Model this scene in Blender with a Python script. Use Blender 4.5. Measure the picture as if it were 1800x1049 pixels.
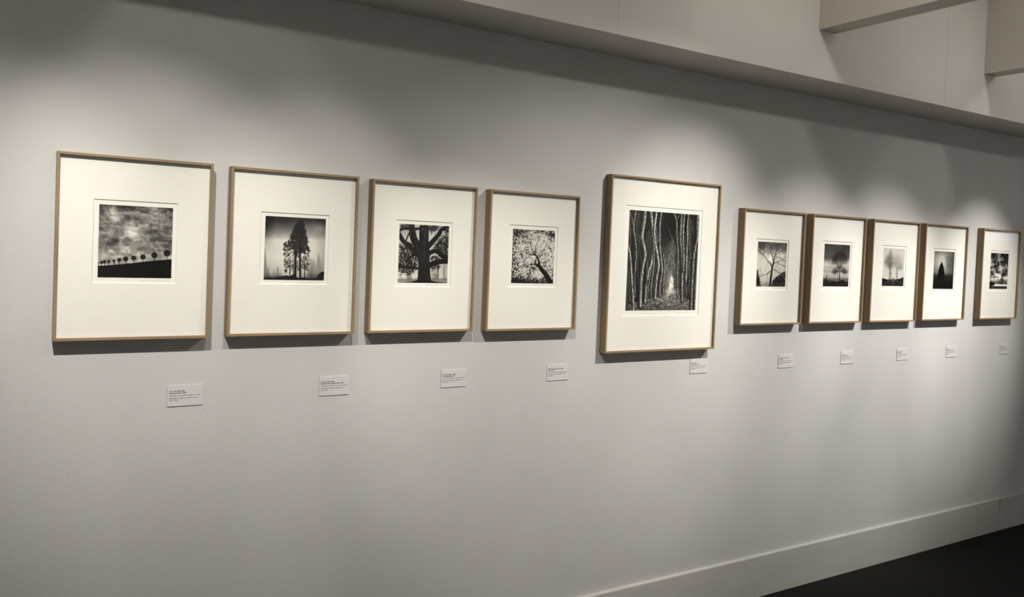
import bpy, bmesh, math, random
import numpy as np
from mathutils import Matrix, Vector

for o in list(bpy.data.objects):
    bpy.data.objects.remove(o)
C = bpy.context.scene.collection

# ------------------------------------------------------------------ camera
cd = bpy.data.cameras.new('camera')
cam = bpy.data.objects.new('camera', cd)
C.objects.link(cam)
cd.sensor_width = 36.0
cd.lens = 1431.64 / 1800 * 36.0
cd.shift_y = -(524.5 - 473.16) / 1800
cd.clip_start = 0.05
R_ = Vector((0.85037991, -0.52464375, 0.0400369))
U_ = Vector((-0.02019387, 0.04349311, 0.99884962))
F_ = Vector((0.52578154, 0.85021014, -0.02639108))
m = Matrix((R_, U_, -F_)).transposed().to_4x4()
m.translation = Vector((0, -2.6481, 1.6254))
cam.matrix_world = m
bpy.context.scene.camera = cam

# ------------------------------------------------------------------ world, exposure, lights
sc = bpy.context.scene
sc.view_settings.view_transform = 'Standard'
sc.view_settings.look = 'None'
sc.view_settings.gamma = 1.0
sc.view_settings.use_curve_mapping = False
sc.view_settings.exposure = 0.0
w = bpy.data.worlds.new('world')
sc.world = w
w.use_nodes = True
w.node_tree.nodes['Background'].inputs[0].default_value = (0.02, 0.02, 0.022, 1)
w.node_tree.nodes['Background'].inputs[1].default_value = 0.2


def spot(name, loc, target, power, angle, blend=1.0, radius=0.02, color=(1, .93, .83)):
    l = bpy.data.lights.new(name, 'SPOT')
    l.energy = power
    l.spot_size = math.radians(angle)
    l.spot_blend = blend
    l.shadow_soft_size = radius
    l.color = color
    o = bpy.data.objects.new(name, l)
    C.objects.link(o)
    o.location = loc
    d = Vector(target) - Vector(loc)
    o.rotation_euler = d.to_track_quat('-Z', 'Y').to_euler()
    return o


# track spotlights in front of the picture wall: (x, aim x, aim z, power, angle, blend)
TY, TZ = -1.5, 3.0
UP = 3.7
OPP = 350.0
WARM = (1.0, .945, .86)
SPOTS = [
    (-0.12, -0.023, 1.454, 106.0, 33.0, 1.00),
    (-0.12, 0.427, 1.389, 158.5, 37.3, 1.00),
    (-0.12, -0.103, 1.306, 11.7, 115.4, 1.00),
    (0.69, 1.588, 1.135, 164.5, 32.4, 1.00),
    (0.69, 0.866, 1.483, 89.6, 32.6, 1.00),
    (0.69, 0.696, 1.304, 13.9, 114.7, 1.00),
    (2.72, 2.546, 1.504, 131.9, 38.4, 1.00),
    (2.72, 1.554, -0.028, 183.0, 78.5, 1.00),
    (2.72, 2.729, 1.308, 15.5, 115.7, 1.00),
    (4.20, 3.156, 1.286, 232.5, 32.6, 1.00),
    (4.20, 3.894, 1.164, 240.7, 38.8, 1.00),
    (4.20, 4.195, 1.301, 13.0, 114.7, 1.00),
    (4.92, 4.257, 0.998, 170.2, 37.4, 1.00),
    (4.92, 4.862, 1.308, 268.7, 33.1, 1.00),
    (4.92, 4.907, 1.303, 11.2, 115.2, 1.00),
]
for x, ax, az, p, a, bl in SPOTS:
    spot('track_or_fill_spot', (x, TY, TZ), (ax, 0, az), p, a, bl, .05 if a > 100 else .02, color=WARM if x < 3 else (1.0, .955, .89))
# added fill spots on the unseen opposite wall, for ambient bounce
for k in range(6):
    spot('track_or_fill_spot', (-2.4 + 2.1 * k, -5.2, 2.95), (-2.4 + 2.1 * k, -6.8, 1.3), OPP, 95, color=WARM)
# added fill lamps facing up between the cross beams, to brighten the bulkhead
for k in range(-4, 5):
    l = bpy.data.lights.new('bay_fill_light', 'AREA')
    l.energy = UP
    l.shape = 'RECTANGLE'
    l.size = .8
    l.size_y = .5
    l.color = (1, .94, .88)
    o = bpy.data.objects.new('bay_fill_light', l)
    C.objects.link(o)
    o.location = (3.0062 + 1.33 * (k - .46), -.95, 3.08)
    o.rotation_euler = (math.pi, 0, 0)

# ------------------------------------------------------------------ materials


def mat(name, color, rough=.6, spec=.5):
    mt = bpy.data.materials.new(name)
    mt.use_nodes = True
    b = mt.node_tree.nodes['Principled BSDF']
    b.inputs['Base Color'].default_value = (*color, 1)
    b.inputs['Roughness'].default_value = rough
    b.inputs['Specular IOR Level'].default_value = spec
    return mt, mt.node_tree, b


def noise(nt, scale, detail=4, rough=.55, vec=None, coord='Object', stretch=None):
    n = nt.nodes.new('ShaderNodeTexNoise')
    n.inputs['Scale'].default_value = scale
    n.inputs['Detail'].default_value = detail
    n.inputs['Roughness'].default_value = rough
    tc = nt.nodes.new('ShaderNodeTexCoord')
    src = tc.outputs[coord]
    if stretch:
        mp = nt.nodes.new('ShaderNodeMapping')
        mp.inputs['Scale'].default_value = stretch
        nt.links.new(src, mp.inputs[0])
        src = mp.outputs[0]
    nt.links.new(src, n.inputs['Vector'])
    return n


def bump(nt, b, node, strength, dist):
    bp = nt.nodes.new('ShaderNodeBump')
    bp.inputs['Strength'].default_value = strength
    bp.inputs['Distance'].default_value = dist
    nt.links.new(node.outputs[0], bp.inputs['Height'])
    nt.links.new(bp.outputs[0], b.inputs['Normal'])


def vary(nt, b, node, c1, c2, lo=.35, hi=.65):
    r = nt.nodes.new('ShaderNodeValToRGB')
    r.color_ramp.elements[0].position = lo
    r.color_ramp.elements[1].position = hi
    r.color_ramp.elements[0].color = (*c1, 1)
    r.color_ramp.elements[1].color = (*c2, 1)
    nt.links.new(node.outputs[0], r.inputs[0])
    nt.links.new(r.outputs[0], b.inputs['Base Color'])
    return r


def paint(name, col, bs=.33):
    mt, nt, b = mat(name, col, .75, .3)
    n2 = noise(nt, 2.5, 3)
    vary(nt, b, n2, tuple(c * .975 for c in col), tuple(c * 1.02 for c in col))
    n = noise(nt, 150, 5, .62, stretch=(.8, 1, 1.2))
    bump(nt, b, n, bs, .0016)
    return mt


M_wall = paint('wall_paint', (.50, .498, .495))
M_fascia = paint('bulkhead_paint', (.76, .735, .70), .12)
M_beam = paint('beam_paint', (.70, .665, .61), .12)
M_ceil = paint('ceiling_paint', (.70, .68, .64), .1)

M_base, nt, b = mat('baseboard_paint', (.47, .465, .45), .5, .4)
n = noise(nt, 30, 4, .6, stretch=(.3, 1, 1))
vary(nt, b, n, (.45, .445, .43), (.485, .48, .465))

M_floor, nt, b = mat('dark_floor', (.006, .0058, .0056), .8, .15)
n = noise(nt, 45, 6, .65)
vary(nt, b, n, (.0055, .0053, .0051), (.0085, .0081, .0078))
bump(nt, b, n, .15, .002)


def wood(name, along):
    mt, nt, b = mat(name, (.36, .24, .13), .5, .35)
    st = (6, 260, 260) if along == 'x' else (260, 260, 6)
    n = noise(nt, 1.0, 5, .6, stretch=st)
    vary(nt, b, n, (.185, .127, .070), (.315, .225, .130), .3, .72)
    bump(nt, b, n, .12, .0004)
    return mt


M_wood_h = wood('oak_horizontal', 'x')
M_wood_v = wood('oak_vertical', 'z')

M_mat, nt, b = mat('mat_board', (.74, .725, .69), .85, .1)
n = noise(nt, 420, 3, .6)
bump(nt, b, n, .12, .0004)
n2 = noise(nt, 90, 4, .6)
vary(nt, b, n2, (.735, .718, .684), (.75, .733, .698))
M_paper, nt, b = mat('print_paper', (.765, .75, .715), .7, .1)
M_card, nt, b = mat('caption_card', (.55, .542, .545), .6, .3)
n = noise(nt, 60, 3)
vary(nt, b, n, (.54, .532, .535), (.56, .552, .555))
M_ink, nt, b = mat('caption_ink', (.03, .028, .027), .7, .2)
M_pencil, nt, b = mat('pencil_line', (.40, .39, .37), .7, .2)
M_joint, nt, b = mat('joint_filler', (.10, .095, .09), .9, .1)

M_chip, nt, b = mat('chipped_joint', (.27, .265, .255), .8, .2)

M_pic, nt, b = mat('silver_gelatin_print', (.5, .5, .5), .7, .04)
at = nt.nodes.new('ShaderNodeAttribute')
at.attribute_name = 'tone'
nt.links.new(at.outputs['Color'], b.inputs['Base Color'])

M_glass = bpy.data.materials.new('picture_glass')
M_glass.use_nodes = True
nt = M_glass.node_tree
nt.nodes.clear()
out = nt.nodes.new('ShaderNodeOutputMaterial')
mx = nt.nodes.new('ShaderNodeMixShader')
tr = nt.nodes.new('ShaderNodeBsdfTransparent')
tr.inputs[0].default_value = (.992, .995, .99, 1)
gl = nt.nodes.new('ShaderNodeBsdfGlossy')
gl.inputs['Roughness'].default_value = .09
lw = nt.nodes.new('ShaderNodeLayerWeight')
lw.inputs['Blend'].default_value = .5
p5 = nt.nodes.new('ShaderNodeMath')
p5.operation = 'POWER'
p5.inputs[1].default_value = 4.0
ma = nt.nodes.new('ShaderNodeMath')
ma.operation = 'MULTIPLY_ADD'
ma.inputs[1].default_value = .45
ma.inputs[2].default_value = .012
nt.links.new(lw.outputs['Facing'], p5.inputs[0])
nt.links.new(p5.outputs[0], ma.inputs[0])
nt.links.new(ma.outputs[0], mx.inputs[0])
nt.links.new(tr.outputs[0], mx.inputs[1])
nt.links.new(gl.outputs[0], mx.inputs[2])
nt.links.new(mx.outputs[0], out.inputs[0])

# ------------------------------------------------------------------ helpers


def finish(name, bm, material, parent=None, bevel=0):
    bmesh.ops.recalc_face_normals(bm, faces=bm.faces)
    me = bpy.data.meshes.new(name)
    bm.to_mesh(me)
    bm.free()
    me.materials.append(material)
    o = bpy.data.objects.new(name, me)
    C.objects.link(o)
    if parent:
        o.parent = parent
    if bevel:
        md = o.modifiers.new('bevel', 'BEVEL')
        md.width = bevel
        md.segments = 2
        md.limit_method = 'ANGLE'
    return o


def box(bm, x0, x1, y0, y1, z0, z1):
    v = [bm.verts.new(p) for p in ((x0, y0, z0), (x1, y0, z0), (x1, y1, z0), (x0, y1, z0),
                                   (x0, y0, z1), (x1, y0, z1), (x1, y1, z1), (x0, y1, z1))]
    for f in ((0, 3, 2, 1), (4, 5, 6, 7), (0, 1, 5, 4), (1, 2, 6, 5), (2, 3, 7, 6), (3, 0, 4, 7)):
        bm.faces.new([v[i] for i in f])


def struct(name, boxes, material, bevel=0):
    bm = bmesh.new()
    for bx in boxes:
        box(bm, *bx)
    o = finish(name, bm, material, None, bevel)
    o['kind'] = 'structure'
    return o


# ------------------------------------------------------------------ room
XL, XR, YB, CZ = -4.0, 9.0, -6.8, 3.3
wall_ = struct('wall_back', [(XL - .15, XR + .15, 0, .15, -.1, CZ)], M_wall)
for sx, sz, sr in ((.8038, 1.2206, .0016), (.5254, 1.0872, .0018), (.5240, 1.0800, .0011), (1.0788, 1.0526, .0012)):
    bm = bmesh.new()
    bmesh.ops.create_icosphere(bm, subdivisions=1, radius=sr)
    for v in bm.verts:
        v.co = Vector((v.co.x * 1.7 + sx, v.co.y * .35 - .0001, v.co.z * .8 + sz))
    finish('wall_scuff', bm, M_chip, wall_)
struct('wall_left', [(XL - .15, XL, YB, 0, -.1, CZ)], M_wall)
struct('wall_front', [(XL - .15, XR + .15, YB - .15, YB, -.1, CZ)], M_wall)
WY0, WY1, WZ0, WZ1 = -2.30, -1.15, 1.90, 2.45   # high window in the far right wall
struct('wall_right', [(XR, XR + .15, YB, WY0, -.1, CZ), (XR, XR + .15, WY1, 0, -.1, CZ),
                      (XR, XR + .15, WY0, WY1, -.1, WZ0), (XR, XR + .15, WY0, WY1, WZ1, CZ)], M_wall)
struct('floor', [(XL, XR, YB, 0, -.1, 0)], M_floor)
struct('ceiling', [(XL - .15, XR + .15, YB - .15, .15, CZ, CZ + .15)], M_ceil)

# bulkhead over the picture wall, in boards with hairline joints
s = []
xs = [XL + .001, 1.8855 - 2.103, 1.8855, 3.9884, 3.9884 + 2.103, XR - .001]
for a, c in zip(xs[:-1], xs[1:]):
    s.append((a + .0006, c - .0006, -.269, -.252, 2.424, CZ - .001))
s.append((XL + .001, XR - .001, -.252, -.001, 2.424, CZ - .001))
struct('trim_1', s, M_fascia)
# cross beams
bx = [3.0062 + 1.3300 * k for k in (-5, -4, -3, -2, -1, 0, 1, 2, 3, 4)]
for k, x in enumerate(bx):
    struct('trim_%d' % (k + 2), [(x, x + .109, YB + .001, -.2695, 2.6356, CZ - .001)], M_beam, .0015)

# baseboard of the picture wall, two lengths butted together
prof = [(0, 0.002), (-.018, 0.002), (-.018, .1975), (-.0165, .2015), (-.012, .2034), (0, .2034)]
bm = bmesh.new()
for a, c in ((XL + .001, 5.2285), (5.2300, XR - .001)):
    A = [bm.verts.new((a, y - .0005, z)) for y, z in prof]
    B = [bm.verts.new((c, y - .0005, z)) for y, z in prof]
    k = len(prof)
    for i in range(k):
        bm.faces.new((A[i], A[(i + 1) % k], B[(i + 1) % k], B[i]))
    bm.faces.new(A)
    bm.faces.new(B[::-1])
o = finish('baseboard_back', bm, M_base)
o['kind'] = 'structure'
# dark chip at the butt joint
bm = bmesh.new()
pts = [(5.2190, .1955), (5.2400, .1955), (5.2385, .182), (5.2365, .166), (5.2340, .150), (5.2325, .138), (5.2310, .128),
       (5.2285, .140), (5.2262, .155), (5.2235, .170), (5.2205, .184)]
f1 = [bm.verts.new((x, -.0187, z)) for x, z in pts]
f2 = [bm.verts.new((x, -.0182, z)) for x, z in pts]
bm.faces.new(f1)
bm.faces.new(f2[::-1])
for i in range(len(pts)):
    j = (i + 1) % len(pts)
    bm.faces.new((f1[i], f1[j], f2[j], f2[i]))
c_ = finish('joint_chip', bm, M_chip, o)

# daylit window in the far right wall (seen only as a faint reflection in the last glass)
M_sky = bpy.data.materials.new('daylight')
M_sky.use_nodes = True
nt = M_sky.node_tree
nt.nodes.clear()
out = nt.nodes.new('ShaderNodeOutputMaterial')
em = nt.nodes.new('ShaderNodeEmission')
em.inputs[0].default_value = (.60, .66, 1.0, 1)
em.inputs[1].default_value = 1.3
nt.links.new(em.outputs[0], out.inputs[0])
o = struct('window_1', [(XR + .10, XR + .12, WY0, WY1, WZ0, WZ1)], M_sky)

# ------------------------------------------------------------------ picture drawing kit (grey tones, numpy)


class Pic:
    """grey picture on a grid; drawing coordinates are free quad coordinates mapped to the unit square"""

    def __init__(s, nx, ny, quad, seed=1):
        s.nx, s.ny = nx, ny
        u = (np.arange(nx) + .5) / nx
        v = (np.arange(ny) + .5) / ny
        s.U, s.V = np.meshgrid(u, v)
        TL, TR, BR, BL = [np.array(p, float) for p in quad]
        w_ = lambda a: (a[0] * ((1 - s.U) * (1 - s.V)) + 0)
        s.X = TL[0] * (1 - s.U) * (1 - s.V) + TR[0] * s.U * (1 - s.V) + BR[0] * s.U * s.V + BL[0] * (1 - s.U) * s.V
        s.Y = TL[1] * (1 - s.U) * (1 - s.V) + TR[1] * s.U * (1 - s.V) + BR[1] * s.U * s.V + BL[1] * (1 - s.U) * s.V
        s.px = (np.linalg.norm(TR - TL)) / nx
        s.c = np.full((ny, nx), .5)
        s.rng = np.random.RandomState(seed)
        s.TL, s.BR, s.TR, s.BL = TL, BR, TR, BL

    def noise(s, cx, cy, octaves=4, gain=.55, seed=None, sx=0.0):
        """fractal value noise, cx by cy cells over the picture, 0..1"""
        r = np.random.RandomState(seed if seed is not None else s.rng.randint(1 << 30))
        tot = np.zeros((s.ny, s.nx))
        amp, norm = 1.0, 0.0
        for k in range(octaves):
            a, c = int(cx * 2 ** k) + 2, int(cy * 2 ** k) + 2
            g = r.rand(c + 2, a + 2)
            x = s.U * cx * 2 ** k
            y = s.V * cy * 2 ** k
            i = x.astype(int)
            j = y.astype(int)
            fx = x - i
            fy = y - j
            fx = fx * fx * (3 - 2 * fx)
            fy = fy * fy * (3 - 2 * fy)
            tot += amp * ((g[j, i] * (1 - fx) + g[j, i + 1] * fx) * (1 - fy) + (g[j + 1, i] * (1 - fx) + g[j + 1, i + 1] * fx) * fy)
            norm += amp
            amp *= gain
        return tot / norm

    def ridge(s, cx, cy, octaves=4, gain=.6, sharp=2.0, warp=.0):
        """filament-like fractal, 0..1"""
        U0, V0 = s.U, s.V
        if warp:
            a_, b_ = s.noise(cx * .8, cy * .8, 3), s.noise(cx * .8, cy * .8, 3)
            s.U = np.clip(U0 + (a_ - .5) * warp, 0, .999)
            s.V = np.clip(V0 + (b_ - .5) * warp, 0, .999)
        tot, amp, nm = 0, 1.0, 0
        for k in range(octaves):
            n_ = s.noise(cx * 2 ** k, cy * 2 ** k, 2, .5)
            tot = tot + amp * np.clip(1 - np.abs(2 * n_ - 1) * 1.7, 0, 1) ** sharp
            nm += amp
            amp *= gain
        s.U, s.V = U0, V0
        return tot / nm

    def mix(s, mask, val):
        s.c = s.c * (1 - mask) + val * mask

    def win(s, x0, x1, y0, y1):
        """index window covering a bounding box in drawing coordinates (approximate, padded)"""
        w_ = (s.TR[0] + s.BR[0] - s.TL[0] - s.BL[0]) / 2
        h_ = (s.BL[1] + s.BR[1] - s.TL[1] - s.TR[1]) / 2
        ox = min(s.TL[0], s.BL[0])
        ox2 = max(s.TL[0], s.BL[0])
        oy = min(s.TL[1], s.TR[1])
        oy2 = max(s.TL[1], s.TR[1])
        a = int(((x0 - ox2) / w_) * s.nx) - 4
        c = int(((x1 - ox) / w_) * s.nx) + 5
        d = int(((y0 - oy2) / h_) * s.ny) - 4
        e = int(((y1 - oy) / h_) * s.ny) + 5
        return slice(max(0, d), max(0, min(s.ny, e))), slice(max(0, a), max(0, min(s.nx, c)))

    def line(s, pts, ws, val, alpha=1.0, soft=None):
        """tapered stroke"""
        sf = soft if soft is not None else s.px * .8
        for k in range(len(pts) - 1):
            (x0, y0), (x1, y1) = pts[k], pts[k + 1]
            w0, w1 = ws[k] / 2, ws[k + 1] / 2
            m_ = max(w0, w1) + sf * 2
            sl = s.win(min(x0, x1) - m_, max(x0, x1) + m_, min(y0, y1) - m_, max(y0, y1) + m_)
            X, Y = s.X[sl], s.Y[sl]
            if X.size == 0:
                continue
            dx, dy = x1 - x0, y1 - y0
            L = dx * dx + dy * dy + 1e-9
            t = np.clip(((X - x0) * dx + (Y - y0) * dy) / L, 0, 1)
            d = np.hypot(X - x0 - t * dx, Y - y0 - t * dy) - (w0 + (w1 - w0) * t)
            a = np.clip(.5 - d / (2 * sf), 0, 1) * alpha
            # thin strokes fade instead of vanishing
            v = s.c[sl]
            s.c[sl] = v * (1 - a) + val * a

    def curve(s, pts, w0, w1, val, alpha=1.0, soft=None, wob=0):
        """smooth stroke through the points (Catmull-Rom)"""
        P = [np.array(p, float) for p in pts]
        P = [2 * P[0] - P[1]] + P + [2 * P[-1] - P[-2]]
        o_ = []
        for i in range(1, len(P) - 2):
            for t in np.linspace(0, 1, 7)[:-1]:
                a, b_, c_, d = P[i - 1:i + 3]
                o_.append(.5 * (2 * b_ + (c_ - a) * t + (2 * a - 5 * b_ + 4 * c_ - d) * t * t + (-a + 3 * b_ - 3 * c_ + d) * t ** 3))
        o_.append(P[-2])
        o_ = [p + s.rng.uniform(-wob, wob, 2) for p in o_]
        n_ = len(o_)
        s.line(o_, [w0 + (w1 - w0) * i / (n_ - 1) for i in range(n_)], val, alpha, soft)
        return o_

    def poly(s, pts, val=None, alpha=1.0, tex=None):
        """polygon mask, optionally painted"""
        x, y = s.X, s.Y
        ins = np.zeros(x.shape, bool)
        n_ = len(pts)
        for i in range(n_):
            x0, y0 = pts[i]
            x1, y1 = pts[(i + 1) % n_]
            cnd = (y0 > y) != (y1 > y)
            with np.errstate(divide='ignore', invalid='ignore'):
                xi = (x1 - x0) * (y - y0) / ((y1 - y0) or 1e-9) + x0
            ins ^= cnd & (x < xi)
        mk = ins.astype(float)
        if tex is not None:
            mk = mk * tex
        if val is not None:
            s.mix(mk * alpha, val)
        return mk

    def blob(s, cx, cy, rx, ry, val, alpha=1.0, pw=1.0, edge=0.0):
        """soft (edge=0: gaussian) or hard (edge>0) ellipse"""
        q = ((s.X - cx) / rx) ** 2 + ((s.Y - cy) / ry) ** 2
        if edge > 0:
            a = np.clip((1 - np.sqrt(q)) / edge + .5, 0, 1)
        else:
            a = np.exp(-q * pw)
        s.mix(a * alpha, val)

    def dots(s, pts, r, val, alpha=1.0):
        for x, y in pts:
            rr = r * s.rng.uniform(.5, 1.3)
            sl = s.win(x - rr * 2, x + rr * 2, y - rr * 2, y + rr * 2)
            X, Y = s.X[sl], s.Y[sl]
            if X.size == 0:
                continue
            d = np.hypot(X - x, Y - y)
            a = np.clip((rr - d) / (s.px * 1.2) + .5, 0, 1) * alpha
            s.c[sl] = s.c[sl] * (1 - a) + val * a

    def leaves(s, pts, n, r, val, alpha=.9, pad=14):
        """leaf-like dots scattered over a polygon, with a ragged edge"""
        xs_ = [q[0] for q in pts]
        ys_ = [q[1] for q in pts]
        mk = s.poly(pts) > 0
        k = 0
        w_ = s.TR[0] - s.BL[0]
        for _ in range(n * 4):
            x, y = s.rng.uniform(min(xs_), max(xs_)), s.rng.uniform(min(ys_), max(ys_))
            v = (y - (s.TL[1] + s.TR[1]) / 2) / ((s.BL[1] + s.BR[1] - s.TL[1] - s.TR[1]) / 2)
            u = (x - (s.TL[0] * (1 - v) + s.BL[0] * v)) / (s.TR[0] - s.TL[0])
            i, j = int(u * s.nx), int(v * s.ny)
            if 0 <= i < s.nx and 0 <= j < s.ny and mk[j, i]:
                s.dots([(x + s.rng.normal(0, pad), y + s.rng.normal(0, pad))], r, val, alpha)
                k += 1
                if k >= n:
                    return

    def twig(s, x, y, ang, ln, w_, depth, val, spread=.45, shrink=.74, alpha=1.0, grav=0.0, kids=2):
        x1 = x + math.cos(ang) * ln
        y1 = y - math.sin(ang) * ln
        mx_ = (x + x1) / 2 + s.rng.uniform(-.08, .08) * ln
        my_ = (y + y1) / 2 + s.rng.uniform(-.08, .08) * ln
        s.line([(x, y), (mx_, my_), (x1, y1)], [w_, w_ * .85, w_ * .7], val, alpha)
        if depth <= 0:
            return
        for k in range(kids):
            sp = (k - (kids - 1) / 2) * 2 * spread / max(1, kids - 1) + s.rng.uniform(-.22, .22)
            a = ang + sp + grav * math.cos(ang)
            s.twig(x1, y1, a, ln * shrink * s.rng.uniform(.8, 1.15), max(w_ * .68, s.px * .55), depth - 1, val, spread, shrink, alpha, grav, kids)


def pic_hill_row():
    p = Pic(236, 250, [(152, 115), (952, 160), (932, 918), (133, 912)], 3)
    n1 = p.noise(3.2, 4.5, 6, .62, 11)
    n2 = p.noise(6, 11, 5, .6, 23)
    ridge = p.ridge(2.6, 4.2, 3, .62, 3.0, .14)
    r2 = p.ridge(8, 15, 3, .7, 2.0, .05)
    low = np.clip((p.Y - 500) / 260, 0, 1)
    base = .27 + .30 * (n2 - .5) + .34 * (n1 - .5)
    p.c = base + .03 + .36 * ridge + .30 * (r2 - .25) + .20 * low
    p.c += .26 * np.exp(-(((p.X - 505) / 90) ** 2 + ((p.Y - 425) / 75) ** 2)) * (.4 + n2)
    p.c += .12 * np.exp(-(((p.X - 640) / 50) ** 2 + ((p.Y - 400) / 190) ** 2))
    p.c += .10 * np.exp(-(((p.X - 300) / 50) ** 2 + ((p.Y - 260) / 90) ** 2))
    p.c -= .12 * np.exp(-(((p.X - 480) / 90) ** 2 + ((p.Y - 300) / 60) ** 2))
    p.c -= .12 * np.exp(-(((p.X - 360) / 110) ** 2 + ((p.Y - 520) / 45) ** 2))
    p.c -= .10 * np.exp(-(((p.X - 800) / 110) ** 2 + ((p.Y - 430) / 80) ** 2))
    p.c -= .12 * np.exp(-(((p.X - 850) / 150) ** 2 + ((p.Y - 170) / 60) ** 2))
    p.c -= .10 * np.clip((330 - p.Y) / 250, 0, 1)
    p.c = np.clip(p.c, .16, .90)
    p.curve([(525, 165), (560, 182), (610, 190), (650, 212), (668, 226)], 6, 3, .12, .8)
    p.curve([(425, 183), (455, 192)], 5, 2, .15, .6)
    p.curve([(878, 185), (862, 220)], 5, 2, .18, .6)
    p.dots([(918, 262), (922, 475), (915, 270)], 7, .1, .8)
    hill = [(100, 786), (250, 778), (440, 760), (620, 738), (780, 722), (1000, 705), (1000, 1000), (100, 1000)]
    p.poly(hill, .075)
    p.mix(p.poly(hill) * np.clip(p.noise(5, 30, 3) - .45, 0, 1) * .6, .16)
    for x, y, r in ((883, 645, 38), (742, 668, 34), (617, 687, 30), (517, 699, 27), (431, 710, 28), (362, 721, 24),
                    (308, 731, 17), (252, 736, 18), (207, 740, 19), (176, 750, 18), (141, 753, 10)):
        gy = 786 - (x - 133) * .096 + 4
        p.line([(x, y), (x + (8 if x > 800 else 0), gy)], [5, 6], .06)
        p.blob(x, y, r, r * .93, .10, .97, edge=.18)
        for _ in range(9):
            a, d = p.rng.uniform(0, 6.28), p.rng.uniform(.3, 1.0) * r
            p.dots([(x + math.cos(a) * d, y + math.sin(a) * d * .9)], r * .12, .07, .9)
        for _ in range(12):
            a, d = p.rng.uniform(0, 6.28), p.rng.uniform(0, .8) * r
            p.dots([(x + math.cos(a) * d, y + math.sin(a) * d * .9)], r * .07, .30, .5)
    return p


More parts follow.
